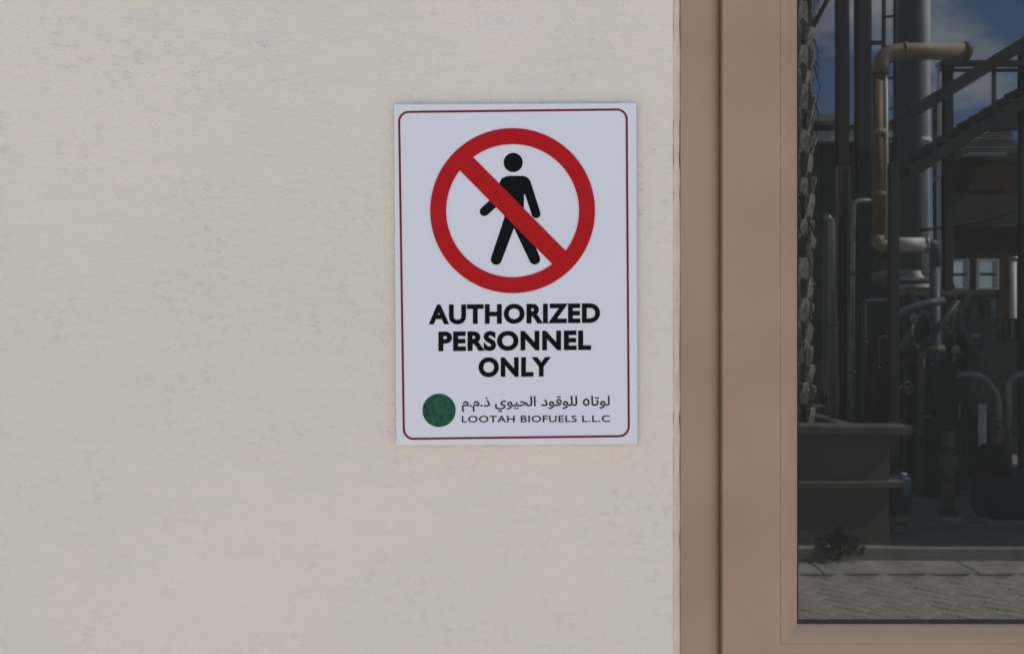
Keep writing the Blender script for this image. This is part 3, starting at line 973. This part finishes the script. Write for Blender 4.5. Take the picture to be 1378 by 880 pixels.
MB().box(kx(1298), kx(1355), yk + .02, yk + .07, kz(256), kz(240)).build('name_board', M['brown'], sh)

# dark lean-to roofline in front of the sky at the shed's right
lt = thing('canopy_roof', (kx(1330), yk - .8, 5), 'low dark sloping canopy roof above the slatted shed edge', 'roof')
MB().add([(kx(1272), yk + .6, kz(176)), (kx(1500), yk + .6, kz(108)), (kx(1500), yk + .6, kz(178)), (kx(1272), yk + .6, kz(186)),
          (kx(1272), yk + .9, kz(176)), (kx(1500), yk + .9, kz(108)), (kx(1500), yk + .9, kz(178)), (kx(1272), yk + .9, kz(186))],
         [(0, 1, 2, 3), (7, 6, 5, 4), (0, 4, 5, 1), (1, 5, 6, 2), (2, 6, 7, 3), (3, 7, 4, 0)]).build('sheet', M['steel'], lt)

# --- pale standpipe at the right
dq = 12.0
xq, yq = plant(1363.5, 0, dq).x, py_of(dq)
sq = thing('standpipe', (xq, yq, .11), 'short pale standpipe right of the shed windows', 'pipe')
MB().tube([(xq, yq, .11), (xq, yq, EYE + (440 - 350) * px_m(dq))], 4.2 * px_m(dq), 16).build('pipe', M['white'], sq)
MB().tube([(xq, yq, EYE + 90 * px_m(dq)), (xq, yq, EYE + 94 * px_m(dq))], 6 * px_m(dq), 16).build('cap', M['galv'], sq)

# --- dark horizontal vessel and equipment in the middle ground
dg_ = 10.4
ug, yg_ = px_m(dg_), py_of(dg_)
vs_ = thing('storage_vessel', (plant(1240, 0, dg_).x, yg_, .11), 'large dark upright vessel behind the pipes in the middle', 'tank')
MB().lathe([(.62, 0), (.62, 1.7), (.58, 1.82), (.42, 1.92), (.15, 1.97)], (plant(1222, 0, dg_).x, yg_ - .3, .25), 40).build('shell', M['darkclad'], vs_)
lg = MB()
for k in range(4):
    a = R(45) + k * math.pi / 2
    MB().tube([(plant(1222, 0, dg_).x + .5 * math.cos(a), yg_ - .3 + .5 * math.sin(a), .11), (plant(1222, 0, dg_).x + .5 * math.cos(a), yg_ - .3 + .5 * math.sin(a), .26)], .05, 10).build('leg', M['steel'], vs_)
fm = MB()
for z in (.7, 1.45):
    fm.lathe([(.635, 0), (.635, .05)], (plant(1222, 0, dg_).x, yg_ - .3, z), 40)
fm.build('band', M['steel'], vs_)
MB().tube(fillet([plant(1204, 395, 9.4), plant(1204, 378, 9.4), plant(1262, 378, 9.4), plant(1262, 420, 9.4)], .1), .03, 12).build('loop_pipe', M['slate'], vs_)

# service pipes in front of the vessel
for (pts_, r_, m_, lab) in [
    ([(1202, 690, 8.0), (1202, 425, 8.0), (1232, 412, 8.0), (1270, 405, 8.0)], .035, 'slate', 'slate grey service pipe bending right at the end of the planter'),
    ([(1216, 480, 8.2), (1252, 456, 8.2), (1290, 405, 8.2)], .028, 'steel', 'dark diagonal brace pipe climbing behind the cooler'),
    ([(1240, 690, 8.3), (1240, 470, 8.3), (1270, 470, 8.3)], .03, 'olive', 'olive service pipe rising beside the white block step')]:
    P_ = [plant(*q_) for q_ in pts_]
    t = thing('service_pipe', P_[0], lab, 'pipe', 'service pipes in front of the vessel')
    MB().tube(fillet(P_, .09), r_, 14).build('pipe', M[m_], t)
    fm = MB(); flange(fm, P_[0].lerp(P_[1], .45), P_[1] - P_[0], r_ * 1.6, .03)
    fm.build('flange', M['steel'], t)

# cooler with stacked fins
dfc = 9.8
cl = thing('fin_cooler', (plant(1322, 0, dfc).x, py_of(dfc), .11), 'small grey cooler with stacked level fins above the olive tank', 'cooler')
for k in range(7):
    z = plant(0, 438 - k * 5.6, dfc).z
    MB().box(plant(1305, 0, dfc).x, plant(1333, 0, dfc).x, py_of(dfc) - .25, py_of(dfc), z, z + .018).build('fin', M['galv'] if k in (0, 6) else M['olive'], cl)
MB().box(plant(1333.4, 0, dfc).x, plant(1340, 0, dfc).x, py_of(dfc) - .26, py_of(dfc) + .01, plant(0, 442, dfc).z, plant(0, 402, dfc).z).build('end_plate', M['galv'], cl)
MB().box(plant(1308, 0, dfc).x, plant(1336, 0, dfc).x, py_of(dfc) - .22, py_of(dfc) - .03, .11, plant(0, 443, dfc).z).build('stand', M['darkclad'], cl)

# olive tank with ribbed top panel
do = 9.2
tk = thing('olive_tank', (plant(1360, 0, do).x, py_of(do), .11), 'olive grey box tank with a ribbed top panel at the pane edge', 'tank')
ax_, bx_ = plant(1318, 0, do).x, plant(1460, 0, do).x
MB().box(ax_, bx_, py_of(do) - .7, py_of(do), plant(0, 560, do).z, plant(0, 458, do).z, .015).build('shell', M['olive'], tk)
MB().box(ax_ + .1, bx_ - .02, py_of(do) - .66, py_of(do) - .05, plant(0, 457.6, do).z, plant(0, 428, do).z).build('ribbed_panel', M['olive'], tk)
for k in range(12):
    x = ax_ + .13 + k * .062
    MB().box(x, x + .022, py_of(do) - .048, py_of(do) - .02, plant(0, 457, do).z, plant(0, 429, do).z).build('rib', M['roofsheet'] if k % 3 == 0 else M['olive'], tk)
for x in (ax_ + .05, bx_ - .15):
    MB().box(x, x + .09, py_of(do) - .6, py_of(do) - .08, .11, plant(0, 561, do).z).build('leg', M['steel'], tk)

# swan-neck pipes in front of the tank
de = 8.0
for (pts_, r_, m_, lab) in [
    ([(1288, 505), (1300, 503), (1322, 505), (1341, 526), (1345, 540), (1345, 632)], 4.0, 'galv', 'galvanised pipe bending down over the black pump motor'),
    ([(1358, 640), (1358, 512), (1372, 503), (1420, 503)], 4.0, 'galv', 'galvanised pipe bending right at the edge of the pane')]:
    P_ = [plant(a, b, de) for a, b in pts_]
    t = thing('swan_neck_pipe', P_[0], lab, 'pipe', 'swan-neck pipes by the tank')
    MB().tube(fillet(P_, .08), r_ * px_m(de), 14).build('pipe', M[m_], t)
cab = thing('pump_cabinet', (plant(1270, 0, 8.25).x, py_of(8.25), .11), 'dark steel cabinet that the galvanised bent pipe leaves', 'cabinet')
MB().box(plant(1250, 0, 8.25).x, plant(1294, 0, 8.25).x, py_of(8.25) - .4, py_of(8.25), .16, plant(0, 488, 8.25).z, .012).build('body', M['darkclad'], cab)
MB().box(plant(1253, 0, 8.25).x, plant(1291, 0, 8.25).x, py_of(8.25) + .002, py_of(8.25) + .016, .22, plant(0, 494, 8.25).z, .005).build('door', M['steel'], cab)
MB().box(plant(1287, 0, 8.25).x, plant(1289, 0, 8.25).x, py_of(8.25) + .017, py_of(8.25) + .05, .8, .95, .003).build('handle', M['galv'], cab)
for xx in (1252, 1288):
    MB().box(plant(xx, 0, 8.25).x, plant(xx + 5, 0, 8.25).x, py_of(8.25) - .36, py_of(8.25) - .04, .11, .159).build('leg', M['steel'], cab)
# valves, gauges and small lines at mid height
def valve(px, py, d, label, m='olive', r=8):
    v = plant(px, py, d); u_ = px_m(d)
    t = thing('gate_valve', v, label, 'valve', 'hand valves on the pipes')
    MB().tube([v + Vector((0, 0, -9 * u_)), v + Vector((0, 0, -7 * u_))], r * .8 * u_, 16).tube([v + Vector((0, 0, 7 * u_)), v + Vector((0, 0, 9 * u_))], r * .8 * u_, 16).build('flange', M[m], t)
    MB().tube([v + Vector((0, 0, -7 * u_)), v, v + Vector((0, 0, 7 * u_))], [r * .45 * u_, r * .72 * u_, r * .45 * u_], 16).build('body', M[m], t)
    f = Vector((0.35, 1, 0)).normalized()
    MB().tube([v, v + f * .16], .012, 8).build('stem', M['galv'], t)
    c = v + f * .16; sx = f.cross(Vector((0, 0, 1)))
    ring = [c + (sx * math.cos(a) + Vector((0, 0, math.sin(a)))) * r * .95 * u_ for a in [2 * math.pi * k / 16 for k in range(17)]]
    w_ = MB().tube(ring, .009, 6, False)
    for a in (0, 2.1, 4.2):
        w_.tube([c, c + (sx * math.cos(a) + Vector((0, 0, math.sin(a)))) * r * .95 * u_], .006, 5)
    w_.build('handwheel', M['steel'], t)
valve(1202, 520, 8.0, 'hand valve on the service pipe at the end of the planter', 'slate')
valve(1258, 440, 8.4, 'hand valve on the slate downpipe below the cross pipe', 'slate')
valve(1240, 560, 8.3, 'hand valve low on the olive service pipe', 'olive', 7)
valve(1345, 575, 8.0, 'hand valve on the galvanised bent pipe', 'steel', 6)
for k, (px, py, d, lab) in enumerate(((1226, 428, 8.1, 'small pale dial gauge on the service pipe'), (1282, 470, 8.6, 'pale dial gauge left of the olive tank'))):
    v = plant(px, py, d); t = thing('pressure_gauge', v, lab, 'gauge')
    MB().tube([v, v + Vector((0, .05, 0))], .045, 20).build('case', M['steel'], t)
    MB().tube([v + Vector((0, .0505, 0)), v + Vector((0, .053, 0))], .038, 20).build('dial', M['galv'], t)
    MB().tube([v + Vector((0, .02, -.045)), v + Vector((0, .02, -.16))], .010, 8).build('stem', M['galv'], t)
small = [([(1218, 640), (1218, 395), (1300, 395)], 8.9, .020, 'olive', 'thin olive line turning right under the shed windows'),
         ([(1228, 600), (1228, 440), (1262, 440), (1262, 402), (1330, 402)], 8.7, .017, 'slate', 'thin slate line stepping up to the fin cooler'),
         ([(1265, 640), (1265, 452), (1318, 452)], 9.0, .024, 'galv', 'thin galvanised line running into the olive tank side'),
         ([(1290, 500), (1290, 418), (1306, 418)], 8.9, .020, 'steel', 'short dark line joining cabinet and fin cooler'),
         ([(1148, 600), (1148, 270), (1180, 270)], 8.9, .020, 'galv', 'thin galvanised line between the two tall steel posts'),
         ([(1163, 590), (1163, 405), (1198, 405), (1198, 300)], 8.8, .022, 'slate', 'thin slate line jogging up in front of the charcoal post'),
         ([(1180, 590), (1180, 455), (1250, 455)], 9.1, .026, 'brownsteel', 'rusty line crossing low behind the planter')]
for pts_, d, r_, m_, lab in small:
    P_ = [plant(a, b, d) for a, b in pts_]
    t = thing('small_pipe', P_[0], lab, 'pipe', 'small lines at mid height')
    MB().tube(fillet(P_, .07), r_, 10).build('pipe', M[m_], t)
    fm = MB()
    for f_ in (.3, .7):
        flange(fm, P_[0].lerp(P_[1], f_), P_[1] - P_[0], r_ * 1.7, .022)
    fm.build('coupling', M['steel'], t)
bf = thing('brace_frame', plant(1265, 690, 8.55), 'dark frame of crossing diagonal braces behind the pump cabinet', 'frame')
for (a, b, c_, d_) in ((1206, 525, 1262, 462), (1226, 398, 1292, 478), (1304, 396, 1258, 505), (1212, 470, 1250, 398), (1300, 500, 1346, 432), (1290, 430, 1330, 505)):
    o_ = .03 * (a % 3)
    MB().bar(plant(a, b, 8.55 + o_), plant(c_, d_, 8.55 + o_), .035, .045).build('brace', M['slate'], bf)
for px in (1224, 1299):
    v = plant(px, 0, 8.62); MB().box(v.x - .03, v.x + .03, v.y - .06, v.y, .11, plant(0, 394, 8.62).z).build('upright', M['steel'], bf)
MB().box(plant(1212, 0, 8.62).x, plant(1340, 0, 8.62).x, py_of(8.62) - .065, py_of(8.62) - .005, plant(0, 397, 8.62).z, plant(0, 391, 8.62).z).build('top_bar', M['olive'], bf)
tray = thing('cable_tray', plant(1136, 380, 9.5), 'upright grey cable tray with rungs on the rusty steel post', 'cable tray')
ta, tb, ty = plant(1125.5, 0, 9.45).x, plant(1141, 0, 9.45).x, py_of(9.45)
tz0, tz1 = .4, plant(0, 225, 9.45).z
for x in (ta, tb):
    MB().box(x - .008, x + .008, ty, ty + .05, tz0, tz1).build('side_rail', M['olive'], tray)
for k in range(11):
    z = tz0 + .1 + k * (tz1 - tz0 - .2) / 10
    MB().box(ta + .009, tb - .009, ty + .005, ty + .018, z, z + .025).build('rung', M['olive'], tray)
fm = MB()
for k in range(3):
    xx = ta + .03 + k * .025
    fm.tube([(xx, ty + .03, tz0), (xx + .004 * (k - 1), ty + .032, (tz0 + tz1) / 2), (xx, ty + .03, tz1)], .009, 6)
fm.build('cable', M['gasket'], tray)
xw = plant(1322.5, 0, 7.8)
wpz = thing('white_standpipe', (xw.x, xw.y, .11), 'white upright pipe between the swan-neck pipe and the pump', 'pipe')
MB().tube([(xw.x, xw.y, .11), (xw.x, xw.y, plant(0, 542, 7.8).z)], 5.2 * px_m(7.8), 18).build('pipe', M['white'], wpz)
MB().tube([(xw.x, xw.y, plant(0, 541, 7.8).z), (xw.x, xw.y, plant(0, 536, 7.8).z)], 7.5 * px_m(7.8), 18).build('cap', M['steel'], wpz)

# blue pump with a black motor
du = 7.35
uu, yu = px_m(du), py_of(du)
pump = thing('blue_pump', (plant(1345, 0, du).x, yu, .11), 'blue pump casing with a domed black motor on top', 'pump')
xp = plant(1352, 0, du).x
MB().tube([(xp - .20, yu, plant(0, 668, du).z), (xp - .17, yu, plant(0, 668, du).z), (xp + .25, yu, plant(0, 668, du).z)], [.15, .205, .205], 28).build('casing', M['blue'], pump)
MB().box(xp - .22, xp + .3, yu - .16, yu + .16, .112, .165, .008).build('bed_plate', M['galv'], pump)
MB().lathe([(.125, 0), (.125, .13), (.115, .19), (.085, .235), (.03, .255)], (plant(1337, 0, du).x, yu, plant(0, 640, du).z), 28).build('motor', M['gasket'], pump)
fm = MB()
for k in range(14):
    a = 2 * math.pi * k / 14
    cx_, cy_ = plant(1337, 0, du).x, yu
    fm.bar((cx_ + .122 * math.cos(a), cy_ + .122 * math.sin(a), plant(0, 640, du).z), (cx_ + .122 * math.cos(a), cy_ + .122 * math.sin(a), plant(0, 640, du).z + .14), .008, .02)
fm.build('cooling_fin', M['gasket'], pump)

# second pump body, grey, and its foot
p2 = thing('grey_pump', (plant(1276, 0, 7.4).x, py_of(7.4), .11), 'small grey upright pump on a pale foot beside the blue pump', 'pump')
xg, yg2 = plant(1277, 0, 7.4).x, py_of(7.4)
MB().tube([(xg, yg2, .155), (xg, yg2, .80)], .042, 18).build('barrel', M['olive'], p2)
for z in (.17, .42, .66):
    MB().tube([(xg, yg2, z), (xg, yg2, z + .028)], .074, 18).build('flange', M['steel'], p2)
MB().box(xg - .06, xg + .06, yg2 - .06, yg2 + .06, .50, .62, .01).build('gear_box', M['slate'], p2)
MB().tube([(xg + .061, yg2, .56), (xg + .12, yg2, .56)], .03, 14).build('shaft_cover', M['steel'], p2)
MB().box(plant(1262, 0, 7.4).x, plant(1291, 0, 7.4).x, py_of(7.4) - .1, py_of(7.4) + .09, .112, .155, .006).build('foot', M['tower'], p2)

# blue drum on two pale blocks
db = 7.0
drum = thing('blue_drum', (plant(1212, 0, db).x, py_of(db), .2), 'blue plastic drum on pale blocks at the end of the planter', 'drum')
MB().lathe([(.075, 0), (.085, .012), (.085, .12), (.09, .13), (.085, .14), (.085, .25), (.07, .27)], (plant(1211, 0, db).x, py_of(db), plant(0, 690, db).z), 24).build('body', M['blue'], drum)
MB().lathe([(.02, 0), (.02, .02)], (plant(1211, 0, db).x + .03, py_of(db), plant(0, 690, db).z + .268), 12).build('bung', M['white'], drum)
for (a, b) in ((690.5, 701), (705, 721)):
    blk = MB().box(plant(1201, 0, db).x, plant(1221, 0, db).x, py_of(db) - .08, py_of(db) + .07, plant(0, b, db).z if b < 710 else .112, plant(0, a, db).z, .005).build('concrete_block', M['kerb'])
    tag(blk, 'upper pale block under the blue drum' if b < 710 else 'lower pale block standing on the slab below the blue drum', 'block', 'pale blocks under the drum')
    if b < 710:
        for k in (0, 1):
            pass
MB().box(plant(1203, 0, db).x, plant(1219, 0, db).x, py_of(db) - .06, py_of(db) + .05, plant(0, 704.8, db).z, plant(0, 701.2, db).z).build('timber_spacer', M['brownsteel'])
tag(bpy.data.objects['timber_spacer'], 'dark timber spacer between the two pale blocks', 'spacer')

# raised plinth edge with a pale line, running under the pumps
rim = tag(MB().box(plant(1226, 0, 7.15).x, 9.0, py_of(7.15) - 1.5, py_of(7.15), .1102, .135, .006).build('pump_plinth', M['kerb']), kind='structure')

# dark pipe rack wall further back closing the view between vessel and shed
rk = thing('pipe_rack', (plant(1300, 0, 14).x, py_of(14), .11), 'dark rack of stacked level pipes low behind the vessel', 'pipe rack')
for k, (py, r_) in enumerate(((455, .09), (482, .11), (512, .08), (545, .12), (578, .09))):
    v = plant(1200, py, 14)
    MB().tube([(4.6, v.y, v.z), (12, v.y, v.z)], r_, 14).build('pipe', (M['steel'], M['darkclad'], M['olive'], M['steel'], M['brownsteel'])[k], rk)
for px in (1215, 1300, 1400):
    v = plant(px, 440, 14)
    MB().box(v.x - .06, v.x + .06, v.y - .3, v.y - .13, .11, 1.75).build('upright', M['steel'], rk)
screen = tag(MB().box(3.6, 12, py_of(11.5), py_of(11.3), .11, .80, .01).build('screen_wall', M['darkclad']), 'knee high dark bund wall added behind the olive tank to hide the sunlit slab', 'wall')  # dark wall added to keep the sunlit slab beyond out of view
back = tag(MB().box(-10, 40, py_of(23.6), py_of(23.5), .11, 1.5).build('yard_wall', M['darkclad']), 'low dark yard wall closing the plant at the back', 'wall')
print('objects', len(bpy.data.objects))
